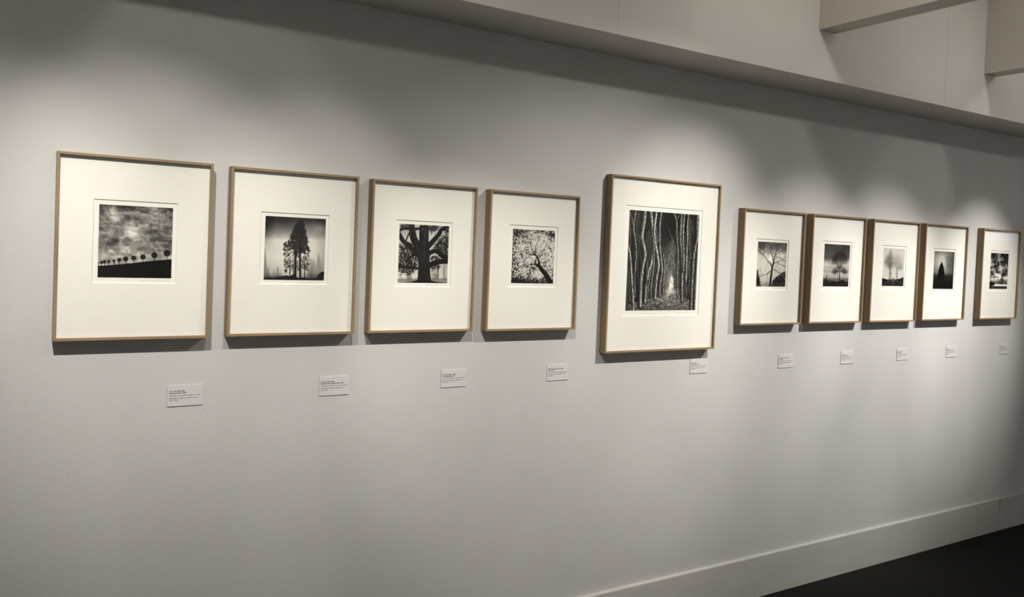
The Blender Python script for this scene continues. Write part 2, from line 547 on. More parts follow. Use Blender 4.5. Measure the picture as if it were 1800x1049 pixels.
def pic_giants():
    p = Pic(220, 230, [(118, 133), (860, 175), (835, 927), (93, 922)], 5)
    n1 = p.noise(3, 3, 4, .5, 4)
    dx, dy = p.X - 510, p.Y - 600
    rr = np.hypot(dx / 330, dy / 330)
    p.c = .86 - .10 * np.clip(rr - .4, 0, 2) + .08 * (n1 - .5)
    top = np.clip((430 - p.Y) / 240, 0, 1)
    p.c -= (.62 * top ** .8) * (1 - .45 * np.exp(-((p.X - 790) / 90) ** 2 - ((p.Y - 290) / 70) ** 2))
    p.c -= .22 * np.clip((230 - p.X) / 130, 0, 1) * np.clip((520 - p.Y) / 200 + .3, 0, 1)
    p.c -= .14 * np.clip((p.X - 700) / 150, 0, 1)
    p.c -= .18 * np.clip((p.Y - 640) / 260, 0, 1) * np.clip(np.abs(p.X - 480) / 330, 0, 1)
    th = np.arctan2(dx, -(dy + 1e-6))
    ray = np.sin(th * 46 + 3 * np.sin(th * 9)) * np.sin(th * 23 + 1)
    up = np.clip((560 - p.Y) / 200, 0, 1) * np.clip(rr * 1.4 - .3, 0, 1) * np.clip(1.6 - rr, 0, 1)
    p.c += .06 * ray * up
    p.c = np.clip(p.c, .07, .92)
    # misty side trees
    for x, ty, by, hw, v, al in ((112, 505, 910, 40, .30, .55), (262, 735, 900, 36, .40, .6), (215, 785, 900, 26, .42, .5), (152, 775, 900, 30, .32, .6),
                                 (300, 770, 900, 25, .5, .4), (765, 580, 920, 70, .38, .42), (700, 650, 920, 60, .33, .45), (672, 640, 920, 46, .28, .4), (640, 700, 920, 50, .30, .45)):
        tx = p.noise(36, 50, 3, .7)
        f = np.clip((p.Y - ty) / (by - ty), 0, 1)
        saw = 1 - .35 * ((p.Y - ty) / 17.0 % 1.0)
        e = hw * f ** .8 * saw + (tx - .5) * 16 - np.abs(p.X - x)
        p.mix(np.clip(e / 9 + .4, 0, 1) * (p.Y > ty) * al, v)
    p.mix(np.clip((p.Y - 830) / 70, 0, 1) * np.clip(np.abs(p.X - 470) / 160 - .3, 0, 1) * .6, .12)
    # crown: drooping feathery boughs inside the outline
    ys_ = [165, 250, 350, 440, 470, 540, 600, 680, 740, 830]
    le = [548, 468, 428, 392, 322, 322, 345, 338, 368, 345]
    re_ = [562, 592, 616, 640, 634, 655, 650, 660, 648, 600]
    n2 = p.noise(44, 46, 4, .72, 9)
    lx_, rx_ = np.interp(p.Y, ys_, le), np.interp(p.Y, ys_, re_)
    inside = np.clip(np.minimum(p.X - lx_ + (n2 - .5) * 40, rx_ - p.X + (n2 - .5) * 40) / 10, 0, 1) * (p.Y > 170) * (p.Y < 760)
    ctr = np.exp(-((p.X - 525) / 70) ** 2)
    thr = .36 - .22 * ctr * (p.Y < 600) + .20 * np.clip((p.Y - 500) / 120, 0, 1)
    p.mix(inside * np.clip((n2 - thr) * 11, 0, 1) * .88, .10)
    p.mix(inside * np.clip((480 - p.Y) / 80, 0, 1) * .45, .13)
    for k in range(330):
        y0 = p.rng.uniform(190, 800)
        lo, hi = np.interp(y0, ys_, le), np.interp(y0, ys_, re_)
        if y0 > 560 and p.rng.rand() < .35:
            continue
        x0 = p.rng.uniform(lo + 5, hi - 5)
        s_ = -1 if x0 < 525 else 1
        L = p.rng.uniform(14, 46)
        p.curve([(x0 - s_ * L * .5, y0 - 6), (x0, y0 + 2), (x0 + s_ * L * .5, y0 + 10 + L * .15)], 5, 2, .09, .75)
        p.dots([(x0 + s_ * p.rng.uniform(0, L * .5), y0 + p.rng.uniform(4, 18)) for _ in range(3)], 4.2, .08, .8)
    for cx, cy, rx, ry in ((355, 730, 18, 46), (358, 810, 16, 36), (620, 730, 22, 40), (612, 640, 44, 42), (440, 770, 22, 50), (372, 600, 46, 36), (380, 490, 56, 22)):
        for _ in range(26):
            a_, d_ = p.rng.uniform(0, 6.28), p.rng.rand() ** .6
            p.dots([(cx + math.cos(a_) * d_ * rx, cy + math.sin(a_) * d_ * ry)], 5.5, .08, .85)
    for x, w0, w1, y0, x1 in ((480, 22, 34, 560, 474), (536, 15, 28, 210, 534), (412, 9, 16, 660, 410), (588, 7, 16, 680, 590), (505, 4, 5, 700, 502), (455, 5, 8, 680, 452), (560, 4, 6, 700, 558)):
        p.line([(x, y0), (x1, 915)], [w0, w1], .05)
    p.line([(534, 215), (534, 440)], [5, 4], .45, .45)
    p.poly([(60, 888), (150, 893), (180, 885), (230, 895), (270, 880), (330, 872), (380, 862), (410, 880), (440, 850), (480, 855), (500, 890), (600, 890),
            (640, 900), (700, 895), (740, 900), (760, 850), (800, 820), (870, 810), (880, 960), (60, 960)], .06)
    p.line([(345, 903), (400, 905)], [3, 3], .3, .6)
    return p


def pic_cedar():
    p = Pic(200, 215, [(107, 100), (806, 145), (773, 952), (67, 940)], 8)
    n1 = p.noise(4, 5, 4, .5)
    p.c = .74 + .12 * (n1 - .5) - .22 * np.clip((300 - p.Y) / 220, 0, 1) * np.clip(np.abs(p.X - 400) / 200, 0, 1) + .06 * np.clip((p.Y - 700) / 150, 0, 1)
    nf = p.noise(52, 58, 3, .75, 5)
    # misty far trees and ground
    for x, w_, v in ((228, 46, .42), (262, 14, .55), (728, 22, .40), (640, 30, .45), (760, 16, .5), (120, 12, .6), (690, 10, .6)):
        p.line([(x, 640), (x - 4, 900)], [w_ * .8, w_ * 1.3], v, .75, 6)
    p.mix(np.clip((p.Y - 868) / 25, 0, 1) * .7, .38)
    p.mix(np.clip((p.Y - 905) / 15, 0, 1) * .6, .55)
    p.mix(p.poly([(540, 760), (640, 700), (650, 860), (600, 900), (545, 900)]) * np.clip((nf - .35) * 5, 0, 1) * .7, .28)
    p.c = np.clip(p.c, .1, .85)
    # foliage masses
    for poly, th in (([(80, 380), (200, 420), (300, 430), (360, 560), (345, 720), (250, 830), (200, 790), (120, 790), (70, 740)], .45),
                     ([(600, 420), (700, 290), (760, 270), (810, 290), (800, 640), (700, 600), (640, 540), (560, 480)], .38),
                     ([(510, 140), (640, 145), (610, 200), (560, 250), (515, 210)], .5),
                     ([(700, 200), (800, 190), (800, 270), (740, 240)], .50),
                     ([(540, 560), (690, 590), (620, 640), (530, 630)], .5),
                     ([(520, 700), (680, 700), (670, 740), (560, 760)], .52),
                     ([(110, 110), (230, 105), (220, 150), (130, 150)], .5)):
        a_ = [q[0] for q in poly]
        b_ = [q[1] for q in poly]
        p.leaves(poly, int((max(a_) - min(a_)) * (max(b_) - min(b_)) / 120), 7.0, .09, .9, 12)
    D = .075
    # limbs
    p.curve([(90, 205), (160, 172), (240, 175), (330, 180), (390, 170), (410, 150)], 40, 34, D)
    p.curve([(100, 250), (140, 330), (190, 390), (250, 440), (320, 500), (370, 560)], 56, 64, D)
    p.curve([(235, 240), (205, 310), (185, 360)], 20, 16, D)
    p.curve([(270, 110), (278, 200), (300, 320), (350, 420), (390, 520)], 76, 118, .085)
    p.curve([(400, 140), (398, 260), (400, 400), (400, 520)], 36, 60, D)
    p.curve([(466, 120), (464, 250), (455, 400), (440, 540)], 82, 104, .10)
    p.curve([(810, 160), (745, 168), (690, 195), (660, 250), (600, 320), (540, 385), (480, 450)], 42, 74, D)
    p.curve([(800, 590), (700, 560), (620, 500), (540, 510), (480, 560)], 60, 60, D)
    p.curve([(800, 640), (700, 640), (600, 660), (520, 690), (470, 700)], 70, 80, D)
    p.curve([(190, 650), (240, 590), (300, 540)], 22, 34, D)
    p.curve([(80, 720), (180, 715), (260, 725), (350, 735)], 26, 34, D)
    p.curve([(205, 370), (260, 400), (280, 450)], 30, 24, D)
    p.poly([(352, 480), (520, 470), (520, 640), (528, 760), (530, 840), (545, 945), (335, 945), (350, 840), (358, 700)], .095)
    tx = p.noise(26, 5, 4, .6)
    tr_ = p.poly([(355, 500), (515, 500), (528, 760), (540, 930), (345, 930), (358, 700)])
    p.mix(tr_ * np.clip((tx - .5) * 3, 0, 1) * .5, .19)
    p.mix(p.poly([(440, 160), (470, 160), (465, 400), (450, 520), (435, 520)]) * .35, .26)
    p.mix(p.poly([(300, 330), (330, 370), (385, 460), (385, 510), (360, 500)]) * .3, .24)
    p.poly([(60, 942), (220, 930), (340, 905), (540, 910), (640, 932), (790, 945), (790, 970), (60, 970)], .08)
    for k in range(46):
        x = p.rng.uniform(85, 330)
        y = p.rng.uniform(470, 800)
        p.twig(x, y, -1.57 + p.rng.uniform(-.8, .8), 22, 4, 2, .08, .6, .8)
    for k in range(26):
        x = p.rng.uniform(600, 780)
        y = p.rng.uniform(320, 560)
        p.twig(x, y, p.rng.uniform(-3, 0), 24, 4, 2, .08, .6, .8)
    for k in range(26):
        x = p.rng.uniform(515, 640)
        p.twig(x, 150 + p.rng.uniform(-8, 20), -1.57 + p.rng.uniform(-.4, .4), 20, 3, 2, .2, .5, .8, .7)
    return p


def pic_leaning():
    p = Pic(200, 220, [(150, 103), (797, 138), (760, 948), (112, 940)], 12)
    n1 = p.noise(58, 68, 2, .8, 31)
    n2 = p.noise(5, 6, 3, .6, 7)
    den = .50 + .9 * (n2 - .5)
    den += .16 * np.clip((260 - p.Y) / 140, 0, 1) + .45 * np.clip((p.Y - 820) / 100, 0, 1) + .10 * np.clip((350 - p.X) / 150, 0, 1)
    for cx, cy, rx, ry, a in ((480, 290, 60, 70, .45), (560, 380, 80, 80, .55), (430, 560, 55, 50, .4), (600, 270, 50, 60, .15), (700, 560, 60, 60, .22), (470, 800, 90, 45, .35),
                              (640, 720, 60, 60, .25), (430, 390, 50, 50, .35), (340, 510, 40, 20, .3), (310, 740, 70, 40, .16), (700, 800, 40, 40, .2)):
        den -= a * np.exp(-(((p.X - cx) / rx) ** 2 + ((p.Y - cy) / ry) ** 2))
    for cx, cy, rx, ry, a in ((460, 710, 50, 45, .5), (740, 200, 60, 60, .35), (200, 160, 60, 60, .3), (265, 350, 40, 45, .25), (765, 800, 30, 80, .4), (330, 450, 40, 25, .3), (690, 300, 50, 60, .2),
                              (200, 900, 120, 50, .5)):
        den += a * np.exp(-(((p.X - cx) / rx) ** 2 + ((p.Y - cy) / ry) ** 2))
    p.c = np.full(p.c.shape, .80)
    p.mix(np.clip((n1 - (.80 - den * .55)) * 12, 0, 1) * .95, .07)
    p.mix(np.clip((p.Y - 860) / 60, 0, 1) * np.clip(1.2 - np.abs(p.X - 230) / 200, 0, 1), .05)
    p.mix(np.clip((p.Y - 885) / 40, 0, 1) * np.clip((n1 - .35) * 9, 0, 1), .05)
    D = .045
    p.curve([(730, 945), (690, 890), (640, 800), (590, 740), (545, 680), (530, 650)], 92, 44, D)
    p.curve([(545, 690), (545, 640), (532, 580), (520, 550), (490, 510), (468, 492)], 34, 20, D)
    p.curve([(470, 494), (430, 506), (395, 496), (360, 468)], 18, 8, D)
    p.curve([(540, 690), (500, 665), (485, 640), (490, 590), (500, 550)], 30, 12, D)
    p.curve([(490, 655), (450, 650), (410, 645)], 10, 6, D)
    p.curve([(482, 620), (440, 575), (390, 520), (350, 490)], 10, 4, D)
    p.curve([(468, 492), (440, 430), (415, 370), (405, 325)], 9, 5, D)
    p.curve([(478, 495), (484, 430), (492, 370), (520, 310), (545, 250)], 9, 4, D)
    p.curve([(545, 552), (580, 490), (610, 430), (655, 370)], 9, 4, D)
    p.curve([(570, 530), (620, 485), (690, 488)], 6, 3, D)
    p.curve([(380, 490), (380, 420), (372, 340)], 6, 3, D)
    p.curve([(405, 325), (450, 270), (520, 250)], 5, 3, D)
    p.curve([(405, 325), (390, 300), (370, 290)], 5, 3, D)
    for k in range(70):
        x, y = p.rng.uniform(140, 780), p.rng.uniform(130, 900)
        p.twig(x, y, p.rng.uniform(0, 6.28), 16, 3.2, 2, .08, .7, .8, .8)
    return p


def pic_avenue():
    p = Pic(236, 330, [(87, 73), (716, 113), (673, 975), (47, 975)], 15)
    nt_ = p.noise(60, 14, 3, .7, 2)
    p.c = np.full(p.c.shape, .05) + .05 * nt_
    # far glow
    p.mix(np.exp(-((p.X - 440) / 150) ** 2) * np.clip((p.Y - 250) / 350, 0, 1) * .75 * (.5 + .8 * np.clip(nt_, 0, 1)), .42)
    p.mix(np.exp(-((p.X - 440) / 45) ** 2 - ((p.Y - 740) / 90) ** 2) * .8, .62)
    # ground
    gr = p.poly([(40, 985), (40, 925), (200, 880), (330, 850), (400, 800), (440, 790), (490, 800), (540, 850), (620, 880), (690, 920), (690, 985)])
    ng = p.noise(22, 60, 4, .7, 8)
    p.mix(gr, .40 + .7 * (ng - .5))
    p.mix(gr * np.clip(1 - np.abs(p.X - (430 - (p.Y - 800) * .12)) / (22 + (p.Y - 790) * .35), 0, 1) * .6 * np.clip((930 - p.Y) / 100, 0, 1), .72)
    p.mix(gr * np.clip((p.Y - 880) / 90, 0, 1) * .45, .20)
    # trunks, from far to near
    tr_ = []
    for k in range(96):
        d = p.rng.rand() ** .8
        side = -1 if p.rng.rand() < .52 else 1
        off = 24 + d * (330 if side < 0 else 250)
        tr_.append((d, side, off))
    tr_.sort()
    for d, side, off in tr_:
        x = 445 + side * off
        by = 800 + d * 90
        w_ = 4 + d * 12
        v = .55 - .25 * d + p.rng.uniform(-.1, .1)
        top = 560 - d * 520 - p.rng.uniform(0, 60)
        lean = p.rng.uniform(-16, 16)
        pts = [(x, by), (x + lean * .3 + p.rng.uniform(-5, 5), by - (by - top) * .35), (x + lean * .6 + p.rng.uniform(-8, 8), by - (by - top) * .7), (x + lean, max(60, top))]
        p.curve(pts, w_ * 1.5, w_ * 1.0, .07, .9)
        p.curve([(a - w_ * .12, c) for a, c in pts], w_ * .75, w_ * .5, v, .75, wob=1.2)
    for k in range(44):
        x = p.rng.uniform(375, 520)
        s_ = 1 if x < 445 else -1
        y = p.rng.uniform(300, 640)
        p.curve([(x, y + 140), (x + s_ * 6, y + 60), (x + s_ * 22, y)], 3, 1.6, .50, .45)
    big = [  # points from top to foot, width
        ([(140, 80), (128, 160), (120, 240), (132, 330), (142, 450), (135, 560), (128, 690), (130, 850)], 15, .50),
        ([(90, 90), (105, 150), (118, 220)], 9, .45),
        ([(72, 385), (88, 470), (98, 600), (104, 720), (112, 850), (116, 985)], 20, .62),
        ([(218, 78), (212, 160), (200, 240), (192, 320), (206, 400), (218, 470), (200, 570), (182, 700), (176, 830), (172, 940)], 34, .52),
        ([(268, 78), (278, 170), (284, 260), (288, 360), (284, 450), (270, 550), (245, 640), (225, 760), (216, 905)], 26, .58),
        ([(320, 85), (306, 180), (300, 270), (310, 380), (326, 480), (336, 570), (318, 680), (308, 790), (304, 870)], 24, .60),
        ([(362, 88), (350, 190), (346, 300), (350, 420), (360, 520), (366, 620), (350, 740), (344, 850)], 22, .50),
        ([(290, 330), (296, 450), (290, 600), (272, 740), (265, 890)], 18, .48),
        ([(240, 500), (232, 640), (240, 760), (236, 900)], 12, .40),
        ([(378, 470), (390, 570), (384, 680), (376, 820)], 12, .50),
        ([(476, 100), (498, 170), (500, 260), (508, 380), (512, 500), (505, 640), (506, 850)], 18, .46),
        ([(524, 110), (504, 160)], 10, .4),
        ([(545, 100), (538, 220), (534, 330), (545, 450), (550, 560), (548, 700), (548, 895)], 26, .50),
        ([(575, 100), (562, 220), (560, 360), (565, 480), (560, 620)], 20, .55),
        ([(608, 105), (600, 220), (598, 350), (592, 470), (588, 600), (584, 720)], 20, .58),
        ([(700, 110), (692, 200), (690, 330), (668, 420), (655, 520), (648, 640), (640, 780), (632, 985)], 30, .46),
        ([(690, 520), (678, 650), (668, 800), (662, 985)], 18, .36),
        ([(620, 430), (622, 560), (616, 700), (612, 820)], 12, .38),
        ([(60, 560), (66, 700), (62, 860), (60, 985)], 22, .25),
    ]
    extra_ = []
    for q in range(26):
        pts, w_, v = big[p.rng.randint(len(big))]
        if len(pts) < 6:
            continue
        dx_ = p.rng.uniform(-60, 60)
        fx = pts[-1][0] + dx_
        if 380 < fx < 500:
            continue
        cut = p.rng.uniform(.80, .95)
        extra_.append(([(a + dx_ + p.rng.uniform(-4, 4), c * cut if c > 300 else c) for a, c in pts], w_ * p.rng.uniform(.3, .55), v * p.rng.uniform(.55, .95)))
    big = extra_ + big
    nb = p.noise(112, 80, 2, .9, 77)
    nb = np.clip((nb - .5) * 1.6 + .5, 0, 1)

    for pts, w_, v in big:
        p.curve([(a, c) for a, c in pts], w_ * 1.12, w_ * 1.25, .06, .97)
        p.curve([(a + w_ * .16, c) for a, c in pts], w_ * .5, w_ * .5, v, .85, wob=w_ * .06)
        p.curve([(a + w_ * .30, c) for a, c in pts], w_ * .16, w_ * .16, min(1, v + .22), .6, wob=w_ * .08)
        p.curve([(a - w_ * .22, c) for a, c in pts], w_ * .22, w_ * .22, v * .6, .7, wob=w_ * .08)
    p.c = np.clip(p.c ** 1.15 * (.58 + 1.0 * nb) + .04 * np.exp(-((p.X - 440) / 120) ** 2) * (p.Y > 400), .025, .95)
    for a in ([(190, 330), (160, 300)], [(215, 340), (240, 362)], [(180, 360), (150, 340)], [(470, 380), (445, 280), (430, 230)], [(430, 560), (455, 420), (475, 370)],
              [(460, 690), (450, 660), (436, 640)], [(425, 520), (440, 470), (480, 430)]):
        p.curve(a, 4, 2, .5, .7)
    p.poly([(436, 765), (442, 700), (455, 655), (466, 690), (470, 765)], .92, .85)
    p.blob(452, 720, 17, 50, .97, .6)
    p.blob(440, 778, 18, 22, .97, .8)
    p.line([(440, 690), (462, 745)], [4, 3], .2, .8)
    p.mix(np.exp(-((p.X - 445) / 50) ** 2 - ((p.Y - 805) / 22) ** 2) * .7, .85)
    return p


def pic_spreading():
    p = Pic(180, 200, [(120, 135), (605, 162), (568, 890), (83, 885)], 21)
    n1 = p.noise(10, 4, 4, .6, 3)
    n2 = p.noise(36, 44, 3, .7, 6)
    p.c = .74 + .25 * (n1 - .5) - .14 * np.clip((300 - p.Y) / 150, 0, 1) - .12 * np.clip((p.Y - 700) / 150, 0, 1)
    p.c += .14 * np.exp(-((p.X - 340) / 90) ** 2 - ((p.Y - 430) / 70) ** 2) + .12 * np.exp(-((p.X - 520) / 40) ** 2 - ((p.Y - 370) / 40) ** 2)
    crown = np.clip((360 - p.Y) / 120 + .2 * np.clip(np.abs(p.X - 350) / 200, 0, 1), 0, 1)
    p.mix(crown * np.clip((n2 - .40) * 8, 0, 1) * .70, .20)
    p.mix(np.clip(1 - np.abs(p.X - 160) / 60, 0, 1) * np.clip(1 - np.abs(p.Y - 250) / 110, 0, 1) * .4, .2)
    D = .13
    p.curve([(310, 890), (322, 780), (335, 690), (345, 600), (360, 530), (378, 490)], 34, 22, .11)
    p.curve([(378, 492), (378, 420), (400, 350), (420, 290), (425, 230), (450, 160)], 14, 5, D)
    p.curve([(368, 480), (360, 410), (345, 350), (330, 300), (330, 230), (318, 150)], 12, 5, D)
    p.curve([(350, 575), (335, 540), (330, 500), (290, 465), (260, 430), (230, 390), (190, 350), (150, 300)], 13, 6, D)
    p.curve([(335, 530), (300, 500), (265, 470)], 9, 6, D)
    p.curve([(382, 495), (430, 475), (470, 460)], 10, 5, D)
    p.curve([(430, 480), (460, 505), (510, 525), (550, 535), (590, 550)], 8, 4, D)
    p.curve([(385, 450), (440, 390), (490, 420), (540, 445), (590, 465)], 8, 4, D)
    p.curve([(395, 400), (430, 340), (480, 310), (540, 310)], 8, 4, D)
    p.curve([(345, 620), (300, 640), (270, 665), (230, 690), (180, 710), (110, 718)], 10, 4, D)
    p.curve([(355, 605), (400, 610), (450, 650), (500, 675), (540, 680)], 11, 5, D)
    p.curve([(300, 640), (270, 690), (262, 740)], 7, 4, D)
    starts = [(150, 300, 2.2), (190, 350, 2.5), (230, 390, 2.0), (318, 170, 1.8), (330, 250, 2.1), (345, 350, 1.9), (425, 250, 1.2), (450, 170, 1.0), (420, 300, 1.0),
              (540, 310, .5), (590, 330, .9), (490, 310, .9), (470, 460, .3), (590, 465, -.2), (510, 525, -.5), (540, 680, -.2), (180, 710, 3.4), (230, 690, 2.8), (110, 718, 3.0),
              (262, 740, -1.6), (400, 350, 1.3), (360, 410, 1.7), (270, 300, 2.0), (240, 240, 1.9), (500, 220, .9), (540, 240, .7), (200, 230, 2.0), (380, 230, 1.5), (290, 200, 1.8), (450, 250, 1.2)]
    for k in range(34):
        starts.append((p.rng.uniform(130, 590), p.rng.uniform(190, 330), 1.57 + p.rng.uniform(-.8, .8)))
    for x, y, a in starts:
        p.twig(x, y, a, 46, 5.5, 4, .17, .45, .80, .70)
    p.leaves([(80, 560), (105, 600), (118, 700), (140, 790), (150, 890), (60, 890), (60, 560)], 380, 8, .12, .9, 7)
    p.mix(p.poly([(90, 740), (120, 730), (150, 800), (155, 890), (60, 890)]), .08)
    bush = [(345, 890), (360, 800), (400, 760), (440, 720), (490, 695), (530, 720), (560, 780), (575, 840), (570, 895)]
    p.leaves(bush, 900, 8, .11, .9, 9)
    p.leaves([(480, 690), (540, 660), (590, 640), (590, 800), (520, 720)], 150, 7, .16, .8, 12)
    p.mix(np.clip((p.Y - 790) / 60, 0, 1) * np.clip((n2 - .42) * 6, 0, 1) * .55, .3)
    return p


def pic_coast_tree():
    p = Pic(180, 200, [(1232, 170), (1655, 200), (1617, 888), (1193, 883)], 24)
    n1 = p.noise(2.5, 5, 4, .5, 5)
    v = (p.Y - 180) / 700
    p.c = np.interp(v, [0, .15, .34, .42, .5, .62, .72, .80, .82, 1], [.20, .24, .30, .58, .66, .60, .66, .60, .42, .3]) + .16 * (n1 - .5)
    p.mix(np.exp(-((p.X - 1250) / 50) ** 2 - ((p.Y - 520) / 50) ** 2) * .5, .85)
    p.mix(np.exp(-((p.X - 1630) / 40) ** 2 - ((p.Y - 520) / 40) ** 2) * .5, .75)
    p.curve([(1200, 552), (1290, 560), (1360, 568)], 8, 5, .42, .6)
    p.curve([(1200, 622), (1280, 640), (1340, 632)], 8, 5, .45, .6)
    p.blob(1475, 212, 14, 8, .6, .5)
    p.c = np.clip(p.c, .1, .85)
    p.mix(np.clip((p.Y - 742) / 8, 0, 1) * .7, .36)
    crown = [(1340, 500), (1355, 430), (1390, 370), (1440, 315), (1500, 290), (1550, 315), (1590, 380), (1608, 460), (1600, 520), (1590, 600), (1565, 680), (1540, 680), (1520, 590), (1500, 640),
             (1470, 640), (1440, 600), (1420, 700), (1395, 690), (1350, 640), (1370, 570)]
    n2 = p.noise(30, 44, 3, .7, 8)
    up = np.clip((520 - p.Y) / 60, 0, 1)
    p.mix(p.poly(crown) * (.06 + .50 * up) * (.5 + .6 * np.clip((n2 - .4) * 6, 0, 1)), .14)
    for k in range(11):
        a = 1.57 - (k - 5) * .07
        x0 = 1472 + (k - 5) * 14
        p.line([(1472, 600), (x0, 500 - abs(k - 5) * 2)], [6, 5], .12, .8)
        p.twig(x0, 500 - abs(k - 5) * 2, a, 52 - abs(k - 5) * 3, 5, 5, .12, .20, .78, .62)
    p.leaves([(1350, 500), (1358, 430), (1395, 365), (1445, 318), (1500, 296), (1550, 320), (1588, 385), (1600, 470), (1580, 520), (1500, 470), (1440, 480), (1400, 520)], 620, 4, .12, .55, 8)
    for k in range(8):
        s_ = -1 if k % 2 else 1
        p.curve([(1474, 650 - k * 10), (1474 + s_ * 45, 575 - k * 3), (1474 + s_ * (80 + k * 4), 600), (1474 + s_ * (98 + k * 4), 640)], 4, 2, .16, .7)
        for q in range(5):
            p.twig(1474 + s_ * (30 + q * 17), 575 + q * 6, -1.57 + p.rng.uniform(-.4, .4), 26, 4, 3, .15, .45, .8, .7)
        p.twig(1474 + s_ * 70, 580 + k * 6, -1.57 - s_ * -.3, 30, 4, 3, .14, .5, .8, .8)
    p.line([(1472, 560), (1473, 700), (1472, 800)], [10, 14, 18], .08)
    p.line([(1443, 620), (1445, 780)], [6, 7], .14, .8)
    p.line([(1466, 480), (1470, 660)], [5, 5], .75, .5)
    p.poly([(1180, 790), (1230, 770), (1300, 780), (1380, 790), (1450, 800), (1510, 775), (1550, 775), (1560, 800), (1660, 805), (1660, 900), (1180, 900)], .09)
    p.mix(p.poly([(1180, 740), (1240, 745), (1250, 800), (1180, 810)]) * .6, .16)
    p.line([(1258, 665), (1256, 780)], [3, 22], .14)
    p.blob(1303, 802, 20, 6, .6, .6)
    p.blob(1220, 830, 20, 5, .4, .5)
    return p


def pic_misty_pair():
    p = Pic(170, 200, [(225, 130), (692, 162), (653, 960), (188, 957)], 27)
    n1 = p.noise(3, 5, 3, .5, 5)
    n2 = p.noise(14, 22, 4, .6, 6)
    p.c = .78 + .06 * (n1 - .5) - .05 * np.clip((300 - p.Y) / 200, 0, 1)
    for cx, cy, rx, ry, v, a in ((345, 420, 85, 130, .36, .75), (370, 330, 60, 90, .42, .55), (372, 230, 26, 50, .46, .5), (300, 440, 60, 70, .42, .45), (390, 500, 60, 80, .36, .5),
                                 (540, 400, 95, 100, .55, .5), (520, 330, 45, 60, .60, .4), (560, 520, 80, 90, .46, .55), (600, 560, 45, 40, .45, .35), (470, 460, 50, 110, .46, .45),
                                 (290, 525, 30, 14, .45, .5)):
        q = np.exp(-(((p.X - cx) / rx) ** 2 + ((p.Y - cy) / ry) ** 2))
        p.mix(np.clip(q * 1.3 + (n2 - .5) * .7, 0, 1) * np.clip(q * 3, 0, 1) * a, v)
    p.line([(362, 500), (366, 680), (362, 810)], [40, 28, 36], .30, .7, 14)
    p.line([(515, 560), (512, 680), (512, 810)], [26, 20, 30], .38, .65, 14)
    p.line([(408, 600), (406, 800)], [12, 10], .5, .5, 6)
    p.line([(485, 620), (487, 800)], [10, 10], .55, .4, 6)
    road = [(180, 970), (250, 880), (395, 812), (415, 790), (450, 790), (470, 812), (600, 880), (670, 970)]
    p.poly([(170, 850), (395, 812), (470, 812), (690, 850), (690, 980), (170, 980)], .11)
    p.poly([(180, 775), (240, 795), (300, 815), (370, 812), (330, 850), (180, 905)], .09)
    p.poly([(665, 750), (620, 780), (560, 800), (490, 808), (560, 850), (670, 900)], .11)
    p.poly(road, .13)
    p.mix(np.exp(-((p.X - 435) / 22) ** 2) * np.clip((900 - p.Y) / 90, 0, 1) * (p.Y > 780) * .8, .62)
    p.curve([(420, 818), (330, 862), (230, 905)], 14, 12, .30, .75, 8)
    p.curve([(462, 818), (540, 860), (640, 910)], 14, 12, .30, .75, 8)
    p.mix(np.clip((p.Y - 900) / 50, 0, 1) * .7, .06)
    p.blob(430, 908, 8, 8, .75, .9, edge=.5)
    return p


def pic_topiary():
    p = Pic(170, 200, [(147, 125), (540, 147), (503, 875), (103, 872)], 30)
    n1 = p.noise(3, 4, 3, .5, 5)
    d = np.hypot((p.X - 290) / 230, (p.Y - 330) / 300)
    p.c = .74 - .50 * np.clip(d - .25, 0, 1.2) + .05 * (n1 - .5)
    p.c -= .12 * np.clip((200 - p.Y) / 80, 0, 1)
    p.c = np.interp((p.Y - 560) / 150, [0, .35, 1], [1, .45, .16]) * p.c
    p.c = np.clip(p.c, .05, .8)
    n2 = p.noise(22, 26, 3, .7, 9)
    q = np.exp(-np.abs((p.X - 455) / 100) ** 5 - np.abs((p.Y - 350) / 150) ** 5) * np.clip(n2 * 2.4 - .35, 0, 1)
    p.mix(q * (.35 + .3 * n2) * np.clip((600 - p.Y) / 200, .2, 1), .20)
    for x, w_ in ((400, 13), (455, 15), (500, 15), (430, 7), (525, 9)):
        p.line([(x + 2, 330), (x - 2, 590)], [w_ * .6, w_], .18, .6, 6)
        p.twig(x, 345, 1.57 + p.rng.uniform(-.15, .15), 36, 4, 4, .24, .30, .78, .4)
    p.line([(110, 602), (200, 600)], [5, 4], .3, .5)
    p.mix(np.clip((p.Y - 590) / 60, 0, 1) * .55, .12)
    p.mix(np.clip((p.Y - 680) / 80, 0, 1) * .95, .035)
    cone = [(288, 335), (300, 365), (318, 430), (330, 500), (338, 580), (345, 650), (347, 700), (190, 700), (193, 640), (205, 590), (212, 530), (228, 470), (248, 410), (270, 360)]
    p.poly(cone, .03)
    return p


